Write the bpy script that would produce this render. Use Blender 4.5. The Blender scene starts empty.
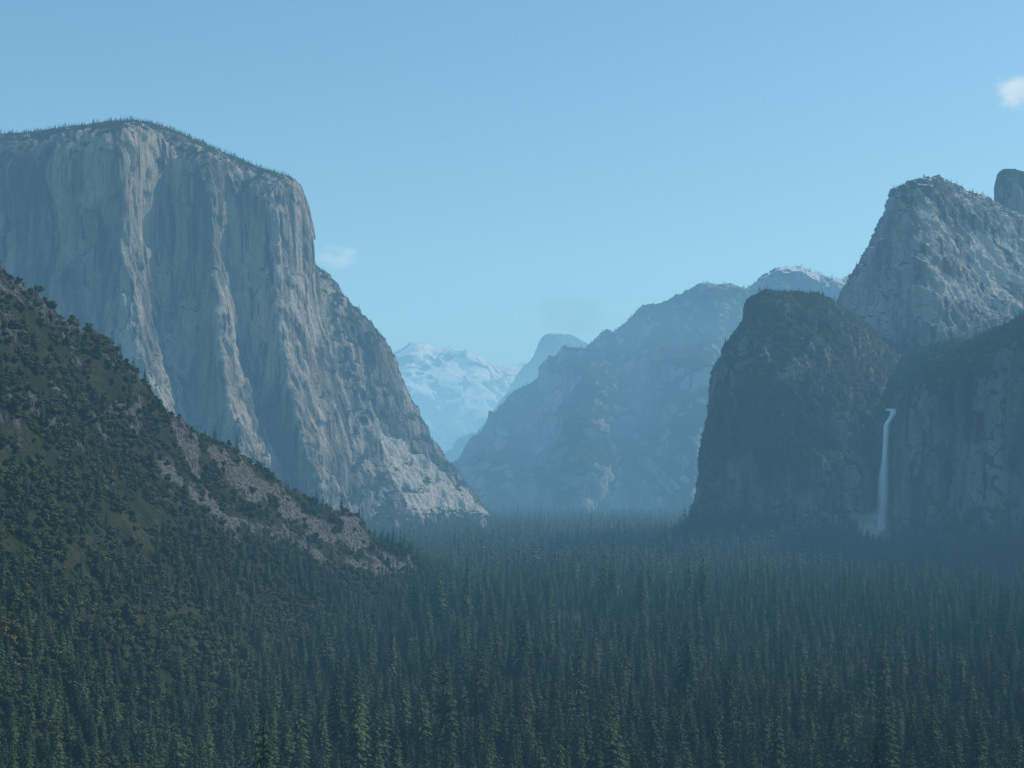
import bpy, math, numpy as np
from mathutils import Vector
rng=np.random.default_rng(7)
scene=bpy.context.scene
F=1400.0; U0=512.0; V0=475.0   # focal length (px) and horizon row used to convert surveyed bearings into metres
def S(u,v,d): return ((u-U0)/F*d, d, (V0-v)/F*d)

# ---------------------------------------------------------------- noise
_r=np.random.default_rng(11)
PERM=np.concatenate([_r.permutation(256)]*3).astype(np.int32)
G=_r.normal(size=(256,3)); G/=np.linalg.norm(G,axis=1)[:,None]; G=G.astype(np.float32)
def perlin(x,y,z):
    xi=np.floor(x).astype(np.int32); yi=np.floor(y).astype(np.int32); zi=np.floor(z).astype(np.int32)
    xf=(x-xi).astype(np.float32); yf=(y-yi).astype(np.float32); zf=(z-zi).astype(np.float32)
    xi&=255; yi&=255; zi&=255
    f=lambda t:t*t*t*(t*(t*6-15)+10)
    u,v,w=f(xf),f(yf),f(zf)
    def g(a,b,c):
        h=PERM[PERM[PERM[(xi+a)&255]+((yi+b)&255)]+((zi+c)&255)]
        gr=G[h]
        return gr[...,0]*(xf-a)+gr[...,1]*(yf-b)+gr[...,2]*(zf-c)
    L=lambda a,b,t:a+(b-a)*t
    return L(L(L(g(0,0,0),g(1,0,0),u),L(g(0,1,0),g(1,1,0),u),v),
             L(L(g(0,0,1),g(1,0,1),u),L(g(0,1,1),g(1,1,1),u),v),w)*1.6
def fbm(P,sx,sy,sz,octs=4,ridged=False,off=0.0,gain=0.5):
    a=1.0; o=np.zeros(P.shape[:-1],np.float32); n=0
    fx,fy,fz=1/sx,1/sy,1/sz
    for i in range(octs):
        k=perlin(P[...,0]*fx+off+17.3*i,P[...,1]*fy+off*1.7+5.1*i,P[...,2]*fz+off*.3+9.7*i)
        if ridged: k=1-2*np.abs(k)
        o+=a*k; n+=a; a*=gain; fx*=2.03; fy*=2.03; fz*=2.03
    return o/n
def sstep(a,b,x):
    t=np.clip((x-a)/(b-a),0,1); return t*t*(3-2*t)

# ---------------------------------------------------------------- mesh helpers
def cr(P,n_per):
    P=np.asarray(P,float); N=len(P)
    ext=np.concatenate([[2*P[0]-P[1]],P,[2*P[-1]-P[-2]]])
    out=[]
    for i in range(N-1):
        p0,p1,p2,p3=ext[i],ext[i+1],ext[i+2],ext[i+3]
        for t in np.linspace(0,1,n_per[i],endpoint=False):
            out.append(0.5*((2*p1)+(-p0+p2)*t+(2*p0-5*p1+4*p2-p3)*t*t+(-p0+3*p1-3*p2+p3)*t**3))
    out.append(P[-1]); return np.array(out)
def loft(cols,step):
    C=np.array([[S(*p) for p in c] for c in cols])
    def counts(A):
        L=np.linalg.norm(np.diff(A,axis=0),axis=-1).max(axis=1)
        return [max(2,int(l/step)) for l in L]
    n1=counts(C); C2=cr(C,n1)
    D=np.swapaxes(C2,0,1); n2=counts(D); D2=cr(D,n2)
    sp=np.concatenate([np.linspace(i,i+1,n,endpoint=False) for i,n in enumerate(n1)]+[[len(n1)]])
    tp=np.concatenate([np.linspace(i,i+1,n,endpoint=False) for i,n in enumerate(n2)]+[[len(n2)]])
    Sg,Tg=np.meshgrid(sp,tp)
    return D2,Sg,Tg
def gnormals(V):
    dx=np.gradient(V,axis=1); dy=np.gradient(V,axis=0)
    n=np.cross(dy,dx); n/=np.linalg.norm(n,axis=-1)[...,None]+1e-9
    return n
def orient(n):
    m=n[...,1].mean()-n[...,2].mean()
    return -n if m>0 else n
def grid_mesh(name,V,mat,attrs=None,smooth=True):
    nt,ns=V.shape[:2]
    me=bpy.data.meshes.new(name)
    idx=np.arange(nt*ns).reshape(nt,ns)
    n=gnormals(V); m=n[...,1].mean()-n[...,2].mean()
    a,b,c,d=idx[:-1,:-1],idx[:-1,1:],idx[1:,1:],idx[1:,:-1]
    q=np.stack([a,d,c,b],-1).reshape(-1,4) if m<0 else np.stack([a,b,c,d],-1).reshape(-1,4)
    me.vertices.add(nt*ns); me.vertices.foreach_set("co",V.astype(np.float32).ravel())
    me.loops.add(q.size); me.loops.foreach_set("vertex_index",q.astype(np.int32).ravel())
    me.polygons.add(len(q)); me.polygons.foreach_set("loop_start",np.arange(0,q.size,4,dtype=np.int32))
    me.update(calc_edges=True)
    me.polygons.foreach_set("use_smooth",np.full(len(q),smooth))
    for k,arr in (attrs or {}).items():
        at=me.attributes.new(k,'FLOAT','POINT'); at.data.foreach_set("value",arr.astype(np.float32).ravel())
    me.materials.append(mat)
    ob=bpy.data.objects.new(name,me); scene.collection.objects.link(ob); return ob
def scatter(V,n,maskfn):
    a=V[:-1,:-1];b=V[:-1,1:];c=V[1:,1:];d=V[1:,:-1]
    cr_=np.cross(c-a,b-d); ar=np.linalg.norm(cr_,axis=-1)/2
    nz=np.abs(cr_[...,2])/(2*ar+1e-9)
    w=ar*maskfn((a+c)/2,nz); w=np.clip(w,0,None).ravel(); p=w/w.sum()
    k=rng.choice(len(p),size=n,p=p); i,j=np.unravel_index(k,ar.shape)
    s=rng.random(n)[:,None]; t=rng.random(n)[:,None]
    return (a[i,j]*(1-s)+b[i,j]*s)*(1-t)+(d[i,j]*(1-s)+c[i,j]*s)*t

# ---------------------------------------------------------------- materials
def newmat(name):
    m=bpy.data.materials.new(name); m.use_nodes=True; nt=m.node_tree; nt.nodes.clear(); return m,nt
class NB:
    def __init__(s,nt): s.nt=nt
    def n(s,t,**k):
        x=s.nt.nodes.new(t)
        for a,b in k.items(): setattr(x,a,b)
        return x
    def l(s,a,b): s.nt.links.new(a,b)
    def math(s,op,a,b=None,clamp=False):
        x=s.n('ShaderNodeMath',operation=op,use_clamp=clamp)
        for i,v in enumerate((a,b)):
            if v is None: continue
            if isinstance(v,(int,float)): x.inputs[i].default_value=v
            else: s.l(v,x.inputs[i])
        return x.outputs[0]
    def noise(s,scale,detail=4,rough=.55,vec=(1,1,1),off=(0,0,0),dist=0):
        g=s.n('ShaderNodeNewGeometry')
        mp=s.n('ShaderNodeMapping'); mp.inputs['Scale'].default_value=vec; mp.inputs['Location'].default_value=off
        s.l(g.outputs['Position'],mp.inputs['Vector'])
        x=s.n('ShaderNodeTexNoise'); x.inputs['Scale'].default_value=scale; x.inputs['Detail'].default_value=detail
        x.inputs['Roughness'].default_value=rough; x.inputs['Distortion'].default_value=dist
        s.l(mp.outputs[0],x.inputs['Vector']); return x.outputs[0]
    def ramp(s,f,a,b):
        x=s.n('ShaderNodeMapRange',interpolation_type='SMOOTHSTEP'); x.inputs[1].default_value=a; x.inputs[2].default_value=b
        s.l(f,x.inputs[0]); return x.outputs[0]
    def mix(s,f,a,b):
        x=s.n('ShaderNodeMix',data_type='RGBA')
        if isinstance(f,(int,float)): x.inputs[0].default_value=f
        else: s.l(f,x.inputs[0])
        for i,v in ((6,a),(7,b)):
            if isinstance(v,tuple): x.inputs[i].default_value=(*v,1)
            else: s.l(v,x.inputs[i])
        return x.outputs[2]
    def nz(s):
        g=s.n('ShaderNodeNewGeometry'); sp=s.n('ShaderNodeSeparateXYZ'); s.l(g.outputs['Normal'],sp.inputs[0]); return sp.outputs[2]
    def attr(s,name):
        a=s.n('ShaderNodeAttribute',attribute_name=name); return a.outputs['Fac']
    def finish(s,col,rough=.9,height=None,bd=1.0,strength=1.0):
        b=s.n('ShaderNodeBsdfDiffuse'); b.inputs['Roughness'].default_value=.5
        s.l(col,b.inputs['Color'])
        if height is not None:
            bp=s.n('ShaderNodeBump'); bp.inputs['Distance'].default_value=bd; bp.inputs['Strength'].default_value=strength
            s.l(height,bp.inputs['Height']); s.l(bp.outputs[0],b.inputs['Normal'])
        o=s.n('ShaderNodeOutputMaterial'); s.l(b.outputs[0],o.inputs[0])
def rock_mat(name,light=(.40,.37,.33),dark=(.17,.17,.17),veg=(.035,.05,.02),vegt=(.5,.75),snow=None,k=1.0,bump=8.0,vegamt=1.0,tanamt=.5,stain=.0,pale=False):
    m,nt=newmat(name); b=NB(nt)
    st=b.noise(.012/k,5,.6,(1,1,.16),dist=.6)
    st2=b.noise(.05/k,4,.6,(1,1,.08),(31,7,3))
    bl=b.noise(.004/k,3,.55,(1,1,.6),(11,77,3))
    fine=b.noise(.16/k,4,.7,(1,1,.45))
    f=b.math('ADD',b.math('MULTIPLY',st,.5),b.math('MULTIPLY',st2,.28)); f=b.math('ADD',f,b.math('MULTIPLY',bl,.35))
    f=b.ramp(f,.48,.65)
    col=b.mix(f,dark,light)
    tan=b.ramp(b.noise(.006/k,3,.5,(1,1,.4),(5,5,50)),.5,.68)
    col=b.mix(b.math('MULTIPLY',tan,tanamt),col,(light[0]*.95,light[1]*.80,light[2]*.64))
    if stain:
        s1=b.noise(.03,5,.65,(1,1,.035),(71,3,9),dist=.4)
        col=b.mix(b.math('MULTIPLY',b.ramp(s1,.50,.60),stain),col,(dark[0]*.55,dark[1]*.55,dark[2]*.6))
        s2=b.noise(.018,4,.6,(1,1,.05),(7,33,9))
        col=b.mix(b.math('MULTIPLY',b.ramp(s2,.56,.68),stain*.6),col,(light[0]*1.2,light[1]*1.2,light[2]*1.2))
    crack=b.ramp(st2,.36,.44); col=b.mix(crack,(dark[0]*.5,dark[1]*.5,dark[2]*.55),col)
    col=b.mix(b.math('MULTIPLY',b.ramp(fine,.5,.75),.35),col,(light[0]*1.15,light[1]*1.15,light[2]*1.15))
    vn=b.noise(.02/k,5,.65,(1,1,1),(3,9,1))
    vm=b.math('ADD',b.nz(),b.math('MULTIPLY',b.math('SUBTRACT',vn,.5),1.3))
    if pale:
        pa=b.attr('pale')
        pm=b.ramp(b.math('ADD',pa,b.math('MULTIPLY',b.math('SUBTRACT',fine,.5),.9)),.35,.6)
        col=b.mix(b.math('MULTIPLY',pm,.85),col,(.56,.535,.49))
        vm=b.math('SUBTRACT',vm,b.math('MULTIPLY',pa,.45))
    vm=b.math('MULTIPLY',b.ramp(vm,*vegt),vegamt)
    vcol=b.mix(fine,(veg[0]*.6,veg[1]*.6,veg[2]*.6),(veg[0]*2.2,veg[1]*2.0,veg[2]*2.2))
    col=b.mix(vm,col,vcol)
    if snow:
        g=b.n('ShaderNodeNewGeometry'); sp=b.n('ShaderNodeSeparateXYZ'); b.l(g.outputs['Position'],sp.inputs[0])
        hz=b.ramp(sp.outputs[2],snow[0],snow[1])
        sm=b.math('ADD',b.math('MULTIPLY',b.nz(),.6),b.noise(.006/k*snow[2],5,.7,(1,1,.8),(2,3,4)))
        sm=b.math('MULTIPLY',b.ramp(sm,snow[3],snow[3]+.1),hz)
        col=b.mix(sm,col,(.85,.87,.9))
    h=b.math('ADD',b.math('MULTIPLY',st2,1.4),fine); h=b.math('ADD',h,b.math('MULTIPLY',st,3.0))
    b.finish(col,.9,h,bump*k,1.0)
    return m
M_el=rock_mat('granite',light=(.47,.43,.365),dark=(.13,.125,.115),vegt=(.62,.8),bump=11,tanamt=.5,stain=.7)
M_el2=rock_mat('granite_scrubby',light=(.40,.37,.32),dark=(.10,.10,.095),vegt=(.40,.58),bump=10,pale=True)
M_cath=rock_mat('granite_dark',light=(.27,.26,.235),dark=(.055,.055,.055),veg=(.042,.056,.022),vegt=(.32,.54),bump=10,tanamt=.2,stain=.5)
M_upper=rock_mat('granite_slab',light=(.44,.42,.385),dark=(.12,.12,.12),veg=(.035,.045,.02),vegt=(.56,.76),bump=10,snow=(380,560,2.5,.98),tanamt=.3,stain=.35,pale=True)
M_ridge=rock_mat('forested_rock',light=(.36,.34,.30),dark=(.10,.10,.095),veg=(.03,.04,.022),vegt=(.34,.50),k=1.8,bump=9,snow=(880,1040,1.5,.9))
M_far=rock_mat('alpine_rock',light=(.34,.33,.32),dark=(.12,.12,.12),vegt=(.7,.9),k=3.5,bump=6,snow=(250,900,2.2,.82))
M_dome=rock_mat('dome_rock',light=(.17,.165,.16),dark=(.07,.07,.07),vegt=(.5,.7),k=2.5,bump=6,snow=(1000,1250,1.5,1.0))
M_blue=rock_mat('forested_slope',light=(.16,.155,.15),dark=(.06,.06,.06),veg=(.026,.034,.022),vegt=(.3,.5),k=2.5,bump=6)

def hill_mat():
    m,nt=newmat('hillside_soil'); b=NB(nt)
    col=b.mix(b.ramp(b.noise(.03,5,.65),.4,.65),(.045,.058,.026),(.085,.085,.045))
    br=b.noise(.35,5,.8); vor=b.noise(.09,4,.7,(1,1,1),(5,1,2))
    col=b.mix(b.math('MULTIPLY',b.ramp(br,.45,.65),.5),col,(.022,.03,.014))
    tal=b.attr('talus')
    tc=b.mix(b.ramp(br,.40,.62),(.05,.05,.046),(.25,.245,.235))
    tm=b.ramp(b.math('ADD',tal,b.math('MULTIPLY',b.math('SUBTRACT',vor,.5),1.5)),.38,.56)
    col=b.mix(tm,col,tc)
    rk=b.attr('rocky'); rc=b.mix(b.ramp(b.noise(.12,5,.7,(1,1,.4)),.4,.62),(.035,.036,.034),(.19,.185,.17))
    rm=b.ramp(b.math('ADD',rk,b.math('MULTIPLY',b.math('SUBTRACT',vor,.5),1.0)),.4,.6)
    col=b.mix(rm,col,rc)
    b.finish(col,.95,b.math('ADD',br,vor),3.5,1.0); return m
M_hill=hill_mat()
def floor_mat():
    m,nt=newmat('forest_floor'); b=NB(nt)
    col=b.mix(b.ramp(b.noise(.01,5,.65),.4,.65),(.026,.036,.018),(.08,.075,.045))
    b.finish(col,.95); return m
M_floor=floor_mat()
def leaf_mat(name,a,c,hue=None):
    m,nt=newmat(name); b=NB(nt)
    oi=b.n('ShaderNodeObjectInfo'); r=oi.outputs['Random']
    col=b.mix(r,a,c)
    if hue: col=b.mix(b.math('MULTIPLY',b.math('GREATER_THAN',r,.985),.6),col,hue)
    big=b.noise(.006,2,.6); col=b.mix(b.math('MULTIPLY',b.ramp(big,.4,.65),.45),col,c)
    nz_=b.noise(.6,1,.6); col=b.mix(b.math('MULTIPLY',b.ramp(nz_,.35,.7),.45),col,(a[0]*.4,a[1]*.4,a[2]*.45))
    p=b.n('ShaderNodeBsdfDiffuse'); b.l(col,p.inputs['Color'])
    o=b.n('ShaderNodeOutputMaterial'); b.l(p.outputs[0],o.inputs[0]); return m
M_con=leaf_mat('conifer_needles',(.030,.058,.032),(.088,.12,.055),hue=(.11,.085,.045))
M_oak=leaf_mat('oak_leaves',(.055,.075,.026),(.13,.135,.055))
M_oak2=leaf_mat('dry_oak_leaves',(.10,.085,.03),(.14,.115,.04))
def bark():
    m,nt=newmat('bark'); b=NB(nt); b.finish(b.mix(b.noise(1.5,2,.7,(1,1,.2)),(.05,.035,.025),(.13,.095,.07)),.95); return m
M_bark=bark()

# ---------------------------------------------------------------- terrain
def floor_h(x,y):
    P=np.stack([x,y,np.zeros_like(x)],-1)
    z=-150+5*fbm(P,260,260,1,3)+1.5*fbm(P,60,60,1,2,off=4)
    hill=145*np.clip(1-y/430,0,1.05)
    z=z+hill+10*fbm(P,120,120,1,3,off=9)*sstep(430,250,y)*sstep(40,160,y)
    z=np.where(y<25,np.minimum(z,-4.0),z)
    return z
gy=np.concatenate([np.linspace(-2500,0,20)[:-1],np.linspace(0,700,120)[:-1],700*np.exp(np.linspace(0,math.log(80000/700),220))])
gx=np.concatenate([-60000*np.exp(-np.linspace(0,math.log(60000/1500),40))[:-1],np.linspace(-1500,1500,220),(60000*np.exp(-np.linspace(0,math.log(60000/1500),40)))[::-1][1:]])
X,Y=np.meshgrid(gx,gy); Z=floor_h(X,Y)
grid_mesh('valley_floor',np.stack([X,Y,Z],-1),M_floor)

def zrow(x,y,z): return (U0+x/y*F, V0-z/y*F, y)
crest=[(490,606,1980),(462,590,1890),(430,572,1780),(375,543,1640),(315,510,1520),(252,478,1420),(203,450,1340),(165,428,1290),(140,400,1250),(110,374,1220),(95,354,1190),(60,336,1160),(30,314,1130),(0,286,1100),(-60,250,1040),(-200,180,930),(-420,80,780),(-900,-150,560)]
foot=[(-30,1950),(-52,1830),(-70,1700),(-90,1520),(-110,1350),(-128,1200),(-140,1090),(-148,1000),(-150,930),(-150,850),(-150,790),(-150,730),(-150,680),(-150,620),(-150,520),(-160,400),(-190,260),(-240,60)]
cols=[]
for c,f in zip(crest,foot):
    cx,cy,cz=S(*c); fx,fy=f; fz=-156
    bx,by,bz=cx-60,cy+260,max(-160,cz-170)
    m1=(cx*.72+fx*.28,cy*.72+fy*.28,cz*.70+fz*.30); m2=(cx*.35+fx*.65,cy*.35+fy*.65,cz*.30+fz*.70)
    cols.append([zrow(bx,by,bz),c,zrow(*m1),zrow(*m2),zrow(fx,max(fy,5),fz),zrow(fx+60,max(fy-30,5),-170)])
V,Sg,Tg=loft(cols,3.0)
n=orient(gnormals(V))
w=sstep(0,1.0,Tg)*sstep(5,3.6,Tg)
d=17*fbm(V,150,190,400,4,ridged=True,off=3)-6+6*fbm(V,45,45,45,4,off=8)+1.8*fbm(V,9,9,9,3,off=1)
tn=fbm(np.stack([Sg,Tg*.3,np.zeros_like(Sg)],-1),.3,.5,1,4,off=22)
k8=np.clip(8-Sg,0,6)
band=np.exp(-((Tg-(1.30+.14*k8))/(.16+.06*k8))**2)*sstep(.8,2.0,Sg)*sstep(8.4,7.0,Sg)
band2=np.exp(-((Tg-(2.0+.12*k8))/.17)**2)*sstep(2.6,3.4,Sg)*sstep(9.5,8.2,Sg)*sstep(-.1,.2,fbm(V,60,60,60,3,off=15))
chute=sstep(1.1,1.3,Tg)*sstep(3.3,2.2,Tg)*sstep(1.2,2.2,Sg)*sstep(9.5,6.5,Sg)*sstep(.10,.30,tn)
tal=np.clip(band*sstep(-.28,.12,fbm(V,40,40,40,4,off=5))+.8*band2+.8*chute,0,1)
rocky=sstep(.6,.95,Tg)*sstep(1.8,1.2,Tg)*sstep(7.8,8.8,Sg)*sstep(-.35,.1,fbm(V,70,70,50,3,off=91))+.7*sstep(.10,.32,fbm(V,55,55,35,4,off=51))*sstep(3.2,2,Tg)
rocky=np.clip(rocky,0,1)
blocks=fbm(V,26,26,30,4,ridged=True,off=70)
d=d*np.clip(w+.25,0,1)+rocky*(9*blocks)
V=V+n*d[...,None]; V[...,2]+=rocky*8*np.round(fbm(V,40,40,1e5,2,off=5)*3)/3
HILL=V; HT=tal; HR=rocky
grid_mesh('hillside',V,M_hill,{'talus':tal,'rocky':rocky})

elc=[ # back, rim, upper, lower, base, talus
 [(-420,170,3300),(-420,185,3000),(-420,260,2960),(-420,360,2920),(-420,440,2880),(-420,520,2700)],
 [(-200,145,3600),(-200,155,3200),(-200,240,3150),(-200,350,3100),(-200,440,3050),(-200,520,2850)],
 [(-60,148,3900),(-60,146,3300),(-60,240,3250),(-60,350,3190),(-60,440,3130),(-60,520,2950)],
 [(30,146,4000),(10,141,3330),(8,240,3280),(0,350,3230),(0,450,3170),(0,530,3000)],
 [(80,141,4050),(70,135,3330),(65,240,3290),(60,350,3250),(60,460,3200),(60,535,3040)],
 [(130,134,4100),(112,129,3330),(114,240,3280),(126,350,3220),(140,460,3160),(120,540,3060)],
 [(160,134,4150),(134,129,3380),(134,240,3320),(148,350,3250),(170,455,3170),(170,540,3080)],
 [(190,144,4200),(168,138,3550),(156,240,3500),(168,350,3420),(204,462,3320),(200,540,3150)],
 [(220,158,4250),(198,150,3560),(196,250,3490),(205,355,3420),(226,475,3320),(225,540,3180)],
 [(230,162,4250),(212,156,3560),(214,250,3470),(222,355,3375),(244,485,3280),(245,540,3200)],
 [(245,168,4280),(228,162,3630),(226,250,3580),(246,360,3530),(288,494,3430),(270,540,3230)],
 [(265,176,4300),(252,172,3650),(256,260,3590),(272,380,3510),(304,503,3415),(295,540,3260)],
 [(285,184,4300),(276,180,3660),(280,280,3575),(296,400,3475),(324,513,3385),(320,538,3300)],
 [(300,194,4320),(297,190,3760),(304,290,3720),(326,400,3640),(350,522,3510),(352,537,3350)],
 [(309,212,4400),(304,204,3840),(314,300,3810),(338,400,3740),(362,515,3640),(372,535,3480)],
 [(315,240,4500),(309,232,3920),(320,310,3890),(345,400,3850),(370,510,3800),(385,530,3650)],
]
V,Sg,Tg=loft(elc,4.2)
n=orient(gnormals(V)); wall=sstep(.8,1.15,Tg)*sstep(4.9,4.2,Tg)
wx=V.copy(); wx[...,0]+=22*fbm(V,200,200,260,3,off=71)
d=15*fbm(wx,150,150,1300,3,ridged=True,off=2)+12*fbm(wx,46,46,520,4,ridged=True,off=6,gain=.62)+5*fbm(wx,16,16,90,4,off=3)+8*sstep(.12,.24,fbm(V,110,110,150,3,off=33))-9*sstep(.2,.28,fbm(V,70,70,230,3,off=43))
d=d-8
d=d*(.3+.7*wall)
V=V+n*d[...,None]; V[...,2]+=(1-wall)*10*fbm(V,90,90,90,4,off=12)
EL=V
grid_mesh('granite_monolith',V,M_el)
eb=[
 [(285,262,4300),(300,262,3950),(312,330,3850),(328,420,3750),(338,500,3620),(335,540,3450)],
 [(320,275,4400),(313,276,4000),(325,340,3900),(338,420,3780),(350,470,3680),(358,534,3520)],
 [(340,300,4500),(331,296,4050),(345,350,3950),(355,420,3850),(370,480,3740),(378,533,3580)],
 [(360,322,4550),(350,318,4090),(362,370,3990),(375,430,3890),(392,490,3800),(402,531,3640)],
 [(375,335,4600),(366,332,4130),(378,380,4030),(390,440,3940),(412,495,3850),(424,530,3700)],
 [(392,360,4650),(381,354,4170),(392,400,4080),(404,450,4000),(428,500,3920),(445,529,3780)],
 [(407,395,4700),(395,387,4210),(404,420,4130),(418,460,4060),(442,505,3990),(463,528,3880)],
 [(422,430,4750),(410,422,4250),(418,440,4180),(434,470,4130),(456,508,4070),(478,526,3990)],
 [(442,460,4800),(430,454,4300),(438,465,4240),(452,485,4200),(470,512,4150),(488,525,4090)],
 [(465,485,4850),(452,477,4350),(458,486,4310),(468,500,4270),(480,515,4230),(492,524,4180)],
 [(485,505,4900),(472,498,4400),(476,504,4370),(482,510,4340),(488,518,4310),(496,523,4260)],
 [(505,525,4950),(490,519,4450),(492,521,4420),(494,523,4400),(497,525,4380),(502,526,4350)],
]
V,Sg,Tg=loft(eb,5.0); n=orient(gnormals(V)); fade=sstep(11,8.5,Sg)*.85+.15
d=(30*fbm(V,150,150,480,4,ridged=True,off=42)+15*fbm(V,50,50,110,5,ridged=True,off=16)+5*fbm(V,18,18,30,4,off=3)-14)*fade
pale=sstep(2.75,3.15,Tg)*sstep(4.7,4.2,Tg)*sstep(2.4,3.8,Sg)*sstep(10.5,8.5,Sg)*sstep(-.5,.0,fbm(V,130,130,90,4,off=62))
V=V+n*d[...,None]; V[...,2]+=6*np.sin(V[...,2]/11+4*fbm(V,120,120,400,2,off=88))*fade; EB=V
grid_mesh('granite_buttress',V,M_el2,{'pale':pale})

def c_(r0,r1,r2,r3,r4):
    b=(r0[0]+6,r0[1]+28,r0[2]+380); return [b,r0,r1,r2,r3,r4]
wc=[
 c_((790,400,3500),(785,430,3450),(775,470,3400),(765,530,3350),(755,548,3250)),
 c_((748,372,3100),(742,400,3060),(730,455,3020),(716,525,2980),(700,552,2920)),
 c_((725,370,2760),(719,397,2690),(709,455,2620),(700,522,2570),(664,561,2440)),
 c_((748,330,2780),(741,358,2650),(740,440,2560),(740,530,2500),(735,568,2360)),
 c_((762,303,2820),(772,352,2640),(773,440,2540),(776,532,2480),(775,568,2340)),
 c_((788,300,2850),(797,365,2630),(797,445,2530),(798,534,2470),(795,568,2330)),
 c_((817,305,2880),(820,385,2620),(820,455,2520),(820,535,2460),(818,569,2310)),
 c_((842,318,2960),(846,398,2620),(850,460,2530),(850,536,2460),(848,570,2300)),
 c_((868,338,3060),(872,408,2640),(870,465,2590),(868,535,2520),(865,570,2290)),
 c_((893,356,3150),(893,413,2640),(888,465,2600),(884,535,2540),(880,571,2280)),
 c_((910,360,3150),(908,400,2540),(908,460,2500),(908,536,2440),(905,573,2220)),
 c_((940,352,3080),(932,382,2440),(930,450,2380),(930,536,2320),(925,576,2150)),
 c_((980,350,2950),(972,360,2360),(970,440,2290),(970,537,2230),(965,580,2070)),
 c_((1040,325,2800),(1030,336,2260),(1030,440,2190),(1030,540,2130),(1030,585,1980)),
 c_((1150,280,2700),(1150,285,2160),(1150,430,2080),(1150,550,2020),(1150,600,1870)),
 c_((1400,240,2500),(1400,250,2000),(1400,430,1920),(1400,570,1850),(1400,620,1700)),
]
V,Sg,Tg=loft(wc,4.2); n=orient(gnormals(V)); wall=sstep(1.6,2.1,Tg)*sstep(4.9,4.3,Tg)
fallmask=1-np.exp(-((Sg-9)/.35)**2)*sstep(1.7,2.0,Tg)
d=(22*fbm(V,120,120,330,4,ridged=True,off=82)+15*fbm(V,40,40,90,5,ridged=True,off=26,gain=.6)+4*fbm(V,12,12,20,4,off=3)-9)*(.45+.55*wall)
d+=(1-wall)*22*fbm(V,95,95,95,5,ridged=True,off=61,gain=.6)
d*=(.25+.75*fallmask)
V=V+n*d[...,None]; WC=V
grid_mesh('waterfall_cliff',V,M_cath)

up=[
 [(830,352,3900),(826,345,3500),(828,350,3450),(832,360,3400),(836,400,3200)],
 [(842,320,3900),(838,322,3480),(842,335,3430),(846,352,3380),(850,400,3200)],
 [(855,290,3900),(848,290,3450),(852,310,3380),(860,345,3320),(866,400,3180)],
 [(875,265,3900),(868,258,3420),(872,295,3330),(880,340,3260),(888,400,3160)],
 [(892,232,3900),(886,222,3400),(890,275,3300),(900,330,3220),(908,400,3140)],
 [(900,205,3900),(893,200,3390),(900,260,3250),(912,325,3170),(925,400,3120)],
 [(915,192,3900),(906,189,3380),(916,250,3200),(930,320,3130),(940,400,3100)],
 [(935,190,3900),(928,184,3410),(936,240,3260),(950,310,3190),(955,400,3090)],
 [(960,199,3950),(950,190,3500),(954,235,3420),(968,300,3330),(975,390,3080)],
 [(990,210,4000),(980,201,3610),(984,240,3530),(992,300,3400),(1000,380,3080)],
 [(1020,224,4000),(1008,214,3720),(1014,250,3620),(1018,300,3470),(1030,370,3080)],
 [(1060,240,4050),(1050,230,3830),(1055,260,3720),(1060,300,3540),(1070,360,3080)],
 [(1180,280,4050),(1170,270,3900),(1170,290,3780),(1170,310,3580),(1170,350,3080)],
]
V,Sg,Tg=loft(up,4.4); n=orient(gnormals(V))
wp=V.copy(); wp[...,2]+=V[...,0]*.6
d=(26*fbm(wp,130,130,110,4,ridged=True,off=101)+15*fbm(wp,45,45,45,5,ridged=True,off=36,gain=.6)+4*fbm(V,15,15,20,4,off=3)-14)
pale=sstep(1.05,1.3,Tg)*sstep(3.6,2.9,Tg)*sstep(6.0,7.0,Sg)*sstep(-.15,.3,fbm(wp,160,160,60,4,off=19))
V=V+n*d[...,None]*.9; UP=V
grid_mesh('granite_peak',V,M_upper,{'pale':pale})
sp=[
 [(1002,260,4100),(1000,245,3950),(1002,280,3900),(1004,330,3850)],
 [(999,215,4120),(996,205,3930),(998,270,3870),(1000,330,3800)],
 [(1003,182,4150),(999,180,3920),(1002,260,3850),(1004,330,3780)],
 [(1012,179,4150),(1008,175,3920),(1010,260,3840),(1012,330,3760)],
 [(1030,182,4150),(1026,178,3930),(1028,260,3850),(1030,330,3760)],
 [(1060,192,4150),(1055,192,3950),(1058,270,3870),(1060,330,3760)],
 [(1110,250,4150),(1100,240,3980),(1100,290,3900),(1100,330,3760)]]
V,Sg,Tg=loft(sp,5); n=orient(gnormals(V)); V=V+n*(14*fbm(V,50,50,120,4,ridged=True,off=131)-5)[...,None]
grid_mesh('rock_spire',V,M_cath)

sk=[(430,505,5900),(441,485,6050),(453,467,6200),(470,450,6350),(500,420,6500),(530,390,6650),(560,366,6800),(600,343,6950),(640,319,7100),(680,305,7250),(720,296,7400),(750,292,7500),(770,281,7600),(797,276,7700),(820,283,7700),(858,280,7700),(920,265,7600),(1010,240,7400),(1150,200,7000)]
spur=[0,0,0,.1,.3,.1,.5,.9,.3,.7,1,.4,.5,.9,.4,.7,.5,.4,.5]
rd=[]
for i,((u,v,d_),q) in enumerate(zip(sk,spur)):
    base_d=5500-380*q-12*i
    vb=V0+185/base_d*F
    um=u-q*10
    rd.append([(u+10,v+25,d_+900),(u,v,d_),(um-10*q+4,v+(vb-v)*(.30-.08*q),d_-(d_-base_d)*(.36+.12*q)),(um-18*q+6,v+(vb-v)*(.66-.1*q),d_-(d_-base_d)*(.7+.12*q)),(um-24*q,vb,base_d)])
V,Sg,Tg=loft(rd,12); n=orient(gnormals(V)); w=.2+.8*sstep(.9,1.5,Tg)
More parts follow.
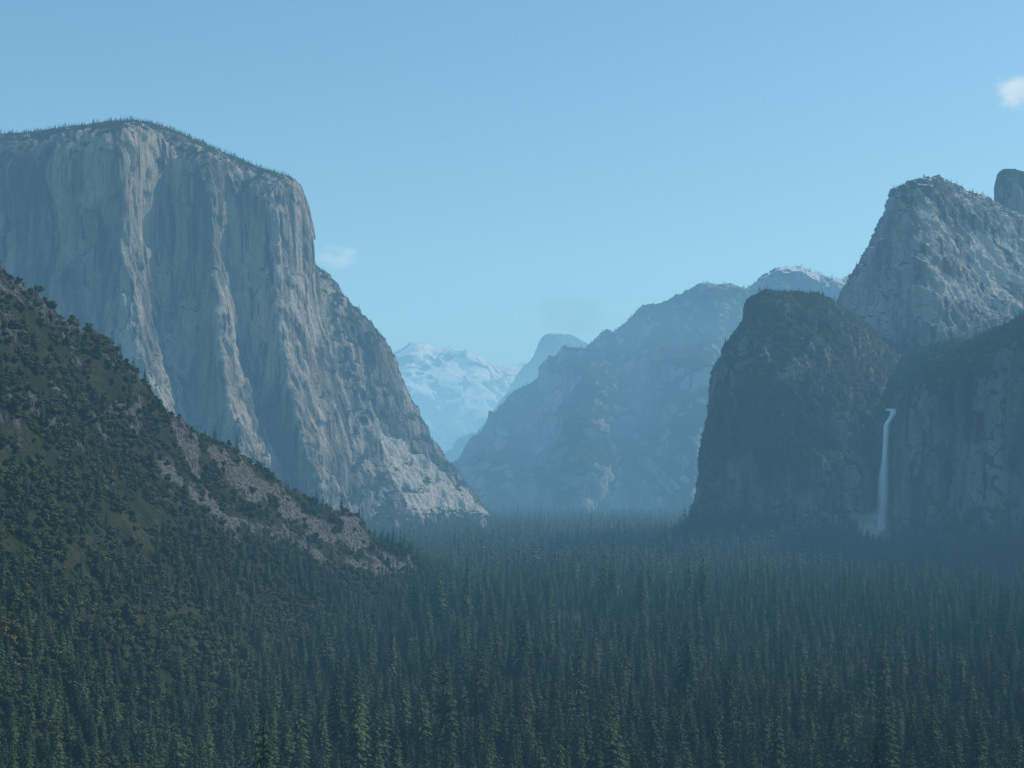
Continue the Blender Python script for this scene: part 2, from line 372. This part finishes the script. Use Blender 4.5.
fx=V.copy(); fx[...,0]+=V[...,2]*.5
d=(190*fbm(fx,620,1100,1500,6,ridged=True,off=7,gain=.56)-60+45*fbm(V,130,130,300,5,ridged=True,off=3))*w*(.15+.85*sstep(0,4,Sg))*sstep(4.0,3.3,Tg)
V=V+n*d[...,None]; RD=V
grid_mesh('forested_ridge',V,M_ridge)

def simple(name,sk,depth_front,vb,step,mat,amp,wl,off,back=900,dd=.35,jag=0):
    L=[]
    for (u,v,d_) in sk:
        L.append([(u+4,v+20,d_+back),(u,v,d_),(u,v+(vb-v)*.35,d_-depth_front*dd),(u,v+(vb-v)*.7,d_-depth_front*.7),(u,vb,d_-depth_front)])
    V,Sg,Tg=loft(L,step); n=orient(gnormals(V))
    d=amp*(fbm(V,wl,wl,wl*1.6,6,ridged=True,off=off,gain=.55)-.25)*(.3+.7*sstep(.95,1.5,Tg))
    V=V+n*d[...,None]; V[...,2]+=jag*fbm(V,350,350,1e5,5,ridged=True,off=4,gain=.6)*sstep(2,1,Tg)
    grid_mesh(name,V,mat); return V
simple('distant_slope',[(425,495,8800),(445,470,9000),(462,452,9200),(480,430,9400),(498,406,9700),(512,392,9900),(530,384,10000),(560,384,10000),(610,395,10000),(700,400,10000)],1800,500,22,M_blue,190,900,4)
simple('granite_dome',[(480,430,12200),(500,405,12200),(512,386,12200),(521,371,12200),(531,361,12150),(537,351,12100),(540,342,12100),(546,336,12100),(556,334,12150),(568,335,12300),(579,339,12400),(590,346,12500),(612,358,12600),(660,380,12600)],1200,450,18,M_dome,55,500,14,back=700,jag=10)
simple('snowy_mountain',[(250,394,15200),(330,380,15200),(370,372,15000),(388,364,15000),(402,357,15000),(412,353,15000),(422,354,15000),(436,361,15000),(450,358,15000),(462,363,15000),(478,366,15000),(488,370,15200),(505,372,15400),(530,370,15600),(570,375,15800),(640,380,16000),(760,380,16000)],4200,505,28,M_far,360,1300,24,back=2000,jag=110)

# ---------------------------------------------------------------- vegetation prototypes
def mesh_obj(name,verts,faces,mats,midx=None):
    me=bpy.data.meshes.new(name); me.from_pydata(verts,[],faces)
    for m in mats: me.materials.append(m)
    if midx is not None: me.polygons.foreach_set("material_index",np.array(midx,dtype=np.int32))
    me.update(); return bpy.data.objects.new(name,me)
def trunk(vs,fs,mi,H,r0,r1,lean=(0,0),seg=6,z0=-3):
    b=len(vs)
    for k,(z,r) in enumerate(((z0,r0*1.15),(H*.5,(r0+r1)*.5),(H,r1))):
        for i in range(seg):
            a=2*math.pi*i/seg; q=z/H
            vs.append((r*math.cos(a)+lean[0]*q,r*math.sin(a)+lean[1]*q,z))
    for k in range(2):
        for i in range(seg):
            j=(i+1)%seg; fs.append((b+k*seg+i,b+k*seg+j,b+(k+1)*seg+j,b+(k+1)*seg+i)); mi.append(0)
def conifer(name,H=35,R=4.6,levels=26,br=7,start=.12,seed=0,power=.8,detail=2,gap=.1):
    r=np.random.default_rng(seed); vs=[];fs=[];mi=[]
    lean=(r.normal()*H*.012,r.normal()*H*.012)
    trunk(vs,fs,mi,H,H*.013,.05,lean)
    for k in range(levels):
        q=start+(1-start)*(k+r.uniform(-.3,.3))/levels; q=min(max(q,start*.8),.985); z=H*q
        prof=((1-q)/(1-start))**power*min(1,.55+2.2*(q-start))
        for i in range(br if q<.85 else max(4,br-2)):
            if r.random()<gap: continue
            a=2*math.pi*(i+r.random()*.9)/br+k*1.7
            L=R*prof*r.uniform(.6,1.2)+.25
            dz=-L*r.uniform(.15,.42)+ (L*.35 if q>.8 else 0)
            ca,sa=math.cos(a),math.sin(a); ox,oy=lean[0]*q,lean[1]*q
            zz=z+r.uniform(-.5,.5)
            def P(t,wd,h): return (ox+ca*L*t-sa*wd,oy+sa*L*t+ca*wd,zz+dz*t*t+h)
            w=L*r.uniform(.22,.36)+.15
            b=len(vs)
            if detail>=2:
                vs+= [P(.05,0,.1),P(.45,w,-.25),P(.4,0,.25),P(.5,-w,-.3),P(.8,w*.75,-.4),P(.78,0,.1),P(.75,-w*.7,-.45),P(1.05,0,-.15)]
                fs+= [(b,b+1,b+2),(b,b+2,b+3),(b+2,b+4,b+5),(b+2,b+5,b+6),(b+5,b+4,b+7),(b+5,b+7,b+6)]; mi+=[1]*6
            else:
                vs+= [P(.0,0,.5),P(.6,w*1.3,-.4),P(1.05,0,-.2),P(.6,-w*1.3,-.5)]
                fs+= [(b,b+1,b+2),(b,b+2,b+3)]; mi+=[1]*2
    b=len(vs); vs+=[(lean[0]-.2,lean[1],H*.95),(lean[0]+.2,lean[1],H*.95),(lean[0],lean[1],H*1.03)]; fs.append((b,b+1,b+2)); mi.append(1)
    return mesh_obj(name,vs,fs,[M_bark,M_con],mi)
def broad(name,H=9,R=4.5,n=520,seed=0,leaf=.75,mat=None,trunk_h=.25,lobes=7):
    r=np.random.default_rng(seed); vs=[];fs=[];mi=[]
    trunk(vs,fs,mi,H*.55,H*.025,H*.012,(r.normal()*.4,r.normal()*.4),5,-1.5)
    cs=[]
    for i in range(lobes):
        a=r.uniform(0,6.28); q=r.uniform(0,.62)**.5*R; h=H*r.uniform(trunk_h+.12,.86)
        cs.append((q*math.cos(a)*.75,q*math.sin(a)*.75,h*(1-.25*(q/R)),R*r.uniform(.28,.52)))
        b=len(vs); cx,cy,cz,_=cs[-1]; w=.12
        vs+=[(w,0,H*.15),(-w,0,H*.15),(0,w,H*.17),(cx,cy,cz)]; fs+=[(b,b+1,b+3),(b+1,b+2,b+3),(b+2,b,b+3)]; mi+=[0]*3
    for i in range(n):
        cx,cy,cz,cr_=cs[r.integers(lobes)]
        d=r.normal(size=3); d/=np.linalg.norm(d); q=cr_*r.uniform(.55,1.08)
        c=np.array([cx,cy,cz])+d*q*np.array([1,1,.8])
        t=r.normal(size=3); t-=d*(t@d)*.7; t/=np.linalg.norm(t); s=np.cross(d,t); s/=np.linalg.norm(s)+1e-6
        k=leaf*r.uniform(.5,1.2); b=len(vs)
        vs+=[tuple(c-t*k),tuple(c+s*k*.8+d*k*.2),tuple(c+t*k),tuple(c-s*k*.7)]; fs.append((b,b+1,b+2,b+3)); mi.append(1)
    return mesh_obj(name,vs,fs,[M_bark,mat or M_oak],mi)
def coll(name,objs):
    c=bpy.data.collections.new(name)
    for o in objs: c.objects.link(o)
    return c
C_near=coll('conifer_kinds',[conifer('con_a',35,6.2,24,7,.10,1),conifer('con_b',38,5.2,26,7,.2,2,.9),conifer('con_c',30,6.4,20,7,.08,3,.7),conifer('con_d',42,6.4,24,7,.28,4,.55,gap=.25),conifer('con_e',24,5.0,18,6,.06,5,1.0),conifer('con_f',33,4.4,24,7,.15,6,.7,gap=.3),conifer('con_g',20,5.6,15,7,.05,7,.6)])
C_far=coll('conifer_far_kinds',[conifer('far_a',34,6.4,12,6,.10,11,.8,1),conifer('far_b',38,6.0,13,6,.15,12,.9,1),conifer('far_c',26,6.4,10,6,.08,13,.75,1),conifer('far_d',42,7.4,12,6,.25,14,.6,1)])
C_shrub=coll('shrub_kinds',[broad('shr_a',9,4.8,420,1),broad('shr_b',7,4.6,400,2,trunk_h=.05),broad('shr_c',11,5.0,480,3),broad('shr_d',4.5,3.6,260,4,trunk_h=0,leaf=.6)])

def instancer(name,pts,collection,nk,smin,smax,zs=(.85,1.2),stands=0.0,big=0.0):
    N=len(pts); me=bpy.data.meshes.new(name); me.vertices.add(N); me.vertices.foreach_set("co",np.asarray(pts,np.float32).ravel())
    a=me.attributes.new('idx','INT','POINT'); a.data.foreach_set("value",rng.integers(0,nk,N).astype(np.int32))
    e=np.zeros((N,3),np.float32); e[:,2]=rng.uniform(0,6.28,N); e[:,0]=rng.normal(0,.025,N); e[:,1]=rng.normal(0,.025,N)
    a=me.attributes.new('rot','FLOAT_VECTOR','POINT'); a.data.foreach_set("vector",e.ravel())
    s=smin+(smax-smin)*rng.beta(2,2,N)
    if stands:
        Q=np.column_stack([pts[:,0],pts[:,1],np.zeros(N)]); s=s*(1+stands*fbm(Q,130,200,1,3,off=303))
    if big: s=np.where(rng.random(N)<big,s*1.3+.15,s)
    sc=np.stack([s,s,s*rng.uniform(*zs,N)],-1).astype(np.float32)
    a=me.attributes.new('scl','FLOAT_VECTOR','POINT'); a.data.foreach_set("vector",sc.ravel())
    me.update(); ob=bpy.data.objects.new(name,me); scene.collection.objects.link(ob)
    ng=bpy.data.node_groups.new(name+'_gn','GeometryNodeTree')
    ng.interface.new_socket('Geometry',in_out='INPUT',socket_type='NodeSocketGeometry'); ng.interface.new_socket('Geometry',in_out='OUTPUT',socket_type='NodeSocketGeometry')
    N_=ng.nodes; gi=N_.new('NodeGroupInput'); go=N_.new('NodeGroupOutput'); ip=N_.new('GeometryNodeInstanceOnPoints'); ci=N_.new('GeometryNodeCollectionInfo')
    ci.inputs['Collection'].default_value=collection; ci.inputs['Separate Children'].default_value=True; ci.inputs['Reset Children'].default_value=True
    def na(n_,t):
        x=N_.new('GeometryNodeInputNamedAttribute'); x.data_type=t; x.inputs['Name'].default_value=n_; return [o for o in x.outputs if o.enabled][0]
    ip.inputs['Pick Instance'].default_value=True
    L=ng.links.new; L(gi.outputs[0],ip.inputs['Points']); L(ci.outputs[0],ip.inputs['Instance']); L(na('idx','INT'),ip.inputs['Instance Index'])
    L(na('rot','FLOAT_VECTOR'),ip.inputs['Rotation']); L(na('scl','FLOAT_VECTOR'),ip.inputs['Scale']); L(ip.outputs[0],go.inputs[0])
    md=ob.modifiers.new('scatter','NODES'); md.node_group=ng; return ob

def jgrid(y0,y1,sp,k=.45,pad=120):
    ys=np.arange(y0,y1,sp); out=[]
    for y in ys:
        xm=k*y+pad; xs=np.arange(-xm,xm,sp)
        out.append(np.stack([xs+rng.uniform(-.6,.6,len(xs))*sp,y+rng.uniform(-.6,.6,len(xs))*sp],-1))
    return np.concatenate(out)
def keep(P,thr=-.27):
    Q=np.stack([P[:,0],P[:,1],np.zeros(len(P))],-1); return (fbm(Q,190,320,1,3,off=77)>thr)&(fbm(Q,45,45,1,2,off=177)>-.38)
PINES=[(160,600,58,8.0,.35,21,.5,.28),(203,612,54,7.5,.2,22,.6,.15),(88,606,57,6.5,.12,23,.9,.1),(182,640,50,6.0,.3,24,.6,.35),(-60,612,52,6.5,.15,25,.8,.15),(120,640,54,6.0,.2,26,.8,.2)]
P=np.concatenate([jgrid(270,1000,9.6),jgrid(1000,1900,11.0)]); P=P[keep(P)]
for p in PINES: P=P[(P[:,0]-p[0])**2+(P[:,1]-p[1]+12)**2>15**2]
z=floor_h(P[:,0],P[:,1]); near=np.column_stack([P,z])
instancer('conifer_forest',near,C_near,7,.38,1.0,stands=.5,big=.05)
P=np.concatenate([jgrid(1900,3200,14),jgrid(3200,6300,20,k=.40)]); P=P[keep(P)]
far=np.column_stack([P,floor_h(P[:,0],P[:,1])])
instancer('distant_conifer_forest',far,C_far,4,.45,1.1,stands=.4,big=.04)
Hc=(HT[:-1,:-1]+HT[1:,1:])/2; Rc=(HR[:-1,:-1]+HR[1:,1:])/2
def vis(c): return (c[...,1]>260)*(c[...,0]>-.5*c[...,1]-80)
pts=scatter(HILL,18500,lambda c,nz:(1-.96*np.clip(Hc*2.2,0,1))*(1-.8*Rc)*(.2+sstep(-.35,.05,fbm(c,50,50,50,3,off=14)))*vis(c)*(c[...,2]>-152))
instancer('shrubs',pts,C_shrub,4,.3,1.05,(.7,1.0))
pts=scatter(HILL,3600,lambda c,nz:(1-.985*np.clip(Hc*2.2,0,1))*(1-.7*Rc)*vis(c)*(c[...,2]>-152)*(.03+sstep(-30,-125,c[...,2])*sstep(-.3,.2,fbm(c,110,110,110,3,off=19))))
instancer('hillside_conifers',pts,C_near,7,.25,.65)
Cf=[]
Cf.append(scatter(EL,4200,lambda c,nz:sstep(.6,.85,nz)*(c[...,2]>300)*(c[...,1]<3900)))
Cf.append(scatter(EB,2600,lambda c,nz:sstep(.45,.75,nz)))
Cf.append(scatter(WC,6500,lambda c,nz:sstep(.35,.7,nz)*(c[...,0]<1500)*(c[...,2]>-90)))
Cf.append(scatter(UP,1500,lambda c,nz:sstep(.55,.8,nz)*(c[...,0]<1700)))
instancer('cliff_conifers',np.concatenate(Cf),C_far,4,.14,.38)
Cf=[scatter(WC,3600,lambda c,nz:sstep(.35,.7,nz)*(c[...,0]<1500)*(c[...,2]<-70)),scatter(EL,2500,lambda c,nz:sstep(.45,.7,nz)*(c[...,2]<50))]
instancer('talus_conifers',np.concatenate(Cf),C_far,4,.4,.95)
instancer('ridge_conifers',scatter(RD,14000,lambda c,nz:sstep(.25,.6,nz)*sstep(-.2,.2,fbm(c,300,300,300,3,off=2))),C_far,4,.25,.55)

for (x,y,H,R,st_,sd_,pw,gp) in PINES:
    ob=conifer('pine_tree',H,R,34,8,st_,sd_,pw,2,gap=gp)
    scene.collection.objects.link(ob); ob.location=(x,y,float(floor_h(np.array([x*1.0]),np.array([y*1.0]))[0])-1); ob.rotation_euler[2]=sd_
U=U0+HILL[...,0]/HILL[...,1]*F; W=V0-HILL[...,2]/HILL[...,1]*F
e=(U-8)**2+(W-655)**2+(HILL[...,1]<300)*1e6; k=np.unravel_index(np.argmin(e),e.shape)
a=broad('oak_tree',17,8.5,1500,31,leaf=.8,mat=M_oak2,lobes=11); scene.collection.objects.link(a); a.location=HILL[k]

def waterfall():
    m,nt=newmat('falling_water'); b=NB(nt)
    g=b.n('ShaderNodeAttribute',attribute_name='edge')
    nn=b.noise(.12,5,.7,(1,1,.07))
    al=b.ramp(b.math('SUBTRACT',b.math('ADD',nn,.36),g.outputs['Fac']),.10,.60)
    p=b.n('ShaderNodeBsdfDiffuse'); p.inputs['Color'].default_value=(.8,.82,.84,1)
    t=b.n('ShaderNodeBsdfTransparent'); x=b.n('ShaderNodeMixShader'); b.l(al,x.inputs[0]); b.l(t.outputs[0],x.inputs[1]); b.l(p.outputs[0],x.inputs[2])
    o=b.n('ShaderNodeOutputMaterial'); b.l(x.outputs[0],o.inputs[0])
    D=2560; nt_,ns=120,24; Vv=np.zeros((nt_,ns,3)); E=np.zeros((nt_,ns))
    for i in range(nt_):
        t_=i/(nt_-1); v=408+(530-408)*t_; u=896-9*sstep(0,.16,t_)-10*t_
        hw=(9-4.2*sstep(0,.10,t_)+9*sstep(.3,1.0,t_))
        for j in range(ns):
            q=j/(ns-1)*2-1; x0,y0,z0=S(u,v,D)
            Vv[i,j]=(x0+q*hw*1.25,y0-22*math.sqrt(t_)-(1-q*q)*hw*.8+ (30 if t_<.02 else 0),z0)
            E[i,j]=abs(q)**1.6*.55+.42*sstep(.45,1.0,t_)
    return grid_mesh('waterfall',Vv,m,{'edge':E})
waterfall()

# ---------------------------------------------------------------- clouds / mist (noise density volumes)
def blob_volume(name,c,size,dens,scale,thr,col=(1,1,1),seed=0,soft=.25):
    import bmesh
    me=bpy.data.meshes.new(name); bm=bmesh.new(); bmesh.ops.create_icosphere(bm,subdivisions=3,radius=1); bm.to_mesh(me); bm.free()
    ob=bpy.data.objects.new(name,me); ob.location=c; ob.scale=size; scene.collection.objects.link(ob)
    m,nt=newmat(name+'_glowing_vapour'); b=NB(nt)
    tc=b.n('ShaderNodeTexCoord'); ln=b.n('ShaderNodeVectorMath',operation='LENGTH'); b.l(tc.outputs['Object'],ln.inputs[0])
    no=b.n('ShaderNodeTexNoise'); no.inputs['Scale'].default_value=scale; no.inputs['Detail'].default_value=4; no.inputs['Roughness'].default_value=.6
    mp=b.n('ShaderNodeMapping'); mp.inputs['Location'].default_value=(seed,seed*.7,0); b.l(tc.outputs['Object'],mp.inputs[0]); b.l(mp.outputs[0],no.inputs['Vector'])
    f=b.math('SUBTRACT',no.outputs[0],b.math('MULTIPLY',b.math('POWER',ln.outputs['Value'],2.0),.45))
    f=b.math('MULTIPLY',b.ramp(f,thr,thr+soft),dens)
    a=b.n('ShaderNodeVolumeAbsorption'); a.inputs['Color'].default_value=(0,0,0,1); b.l(f,a.inputs['Density'])
    e=b.n('ShaderNodeEmission'); e.inputs['Color'].default_value=(*col,1); b.l(f,e.inputs['Strength'])  # vapour glows by itself, standing in for sunlight scattered inside it
    ad=b.n('ShaderNodeAddShader'); b.l(a.outputs[0],ad.inputs[0]); b.l(e.outputs[0],ad.inputs[1])
    o=b.n('ShaderNodeOutputMaterial'); b.l(ad.outputs[0],o.inputs['Volume']); me.materials.append(m); return ob
blob_volume('cloud',S(338,257,9000),(230,160,110),.003,1.8,.26,seed=3,col=(.9,.95,.97))
blob_volume('cloud.001',S(1018,92,7000),(150,110,115),.008,1.8,.18,seed=9,col=(.95,1,1),soft=.3)
blob_volume('waterfall_mist',S(868,532,2470),(46,34,46),.006,1.4,.15,seed=5,col=(.18,.33,.46))
blob_volume('smoke_plume',S(572,318,9500),(330,240,230),.0012,1.5,.18,seed=12,col=(.27,.44,.56))

# ---------------------------------------------------------------- haze
def haze(name,loc,sc,k,Lh):
    import bmesh
    me=bpy.data.meshes.new(name); bm=bmesh.new(); bmesh.ops.create_cube(bm,size=1); bm.to_mesh(me); bm.free()
    ob=bpy.data.objects.new(name,me); scene.collection.objects.link(ob)
    ob.scale=sc; ob.location=loc
    m,nt=newmat(name+'_glowing_air'); b=NB(nt)
    sig=np.array([7.2e-5,8.4e-5,10.0e-5])*k; Lh=np.array(Lh)
    a=b.n('ShaderNodeVolumeAbsorption'); dmax=1.3e-4*k; a.inputs['Density'].default_value=dmax; a.inputs['Color'].default_value=(*(1-sig/dmax),1)
    e=b.n('ShaderNodeEmission'); ev=sig*Lh; mx=ev.max(); e.inputs['Color'].default_value=(*(ev/mx),1); e.inputs['Strength'].default_value=float(mx)  # haze brightness is emission in a set colour, no light is scattered
    ad=b.n('ShaderNodeAddShader'); b.l(a.outputs[0],ad.inputs[0]); b.l(e.outputs[0],ad.inputs[1])
    o=b.n('ShaderNodeOutputMaterial'); b.l(ad.outputs[0],o.inputs['Volume'])
    me.materials.append(m)
haze('atmospheric_haze',(0,20000,700),(70000,50000,1900),.88,(.26,.56,.76))
haze('valley_haze',(0,10600,225),(16000,12200,950),1.15,(.29,.57,.75))

# ---------------------------------------------------------------- light
az=math.radians(61); el=math.radians(43)
w=bpy.data.worlds.new("World"); scene.world=w; w.use_nodes=True; nt=w.node_tree; nt.nodes.clear()
sky=nt.nodes.new('ShaderNodeTexSky'); sky.sky_type='NISHITA'; sky.sun_disc=False; sky.sun_elevation=el; sky.sun_rotation=az; sky.altitude=1300; sky.ozone_density=1.0; sky.dust_density=1.2
mx=nt.nodes.new('ShaderNodeMix'); mx.data_type='RGBA'; mx.blend_type='MULTIPLY'; mx.inputs[0].default_value=1; mx.inputs[7].default_value=(.78,1.03,1.0,1)
bg=nt.nodes.new('ShaderNodeBackground'); bg.inputs[1].default_value=.135; o=nt.nodes.new('ShaderNodeOutputWorld')
nt.links.new(sky.outputs[0],mx.inputs[6]); nt.links.new(mx.outputs[2],bg.inputs[0]); nt.links.new(bg.outputs[0],o.inputs[0])
sd=Vector((math.sin(az)*math.cos(el),math.cos(az)*math.cos(el),math.sin(el)))
sl=bpy.data.lights.new('sun','SUN'); sl.energy=5.0; sl.angle=math.radians(.5); sl.color=(1,.92,.79)
so=bpy.data.objects.new('sun',sl); scene.collection.objects.link(so); so.rotation_euler=sd.to_track_quat('Z','Y').to_euler(); so.location=(500,200,800)

cam=bpy.data.cameras.new('camera'); co=bpy.data.objects.new('camera',cam); scene.collection.objects.link(co); scene.camera=co
cam.sensor_width=36; cam.lens=F/1024*36; cam.shift_y=91/1024; cam.clip_start=.5; cam.clip_end=120000
co.location=(0,0,0); co.rotation_euler=(math.radians(90),0,0)
scene.view_settings.view_transform='Standard'; scene.view_settings.look='None'; scene.view_settings.exposure=0; scene.view_settings.gamma=1
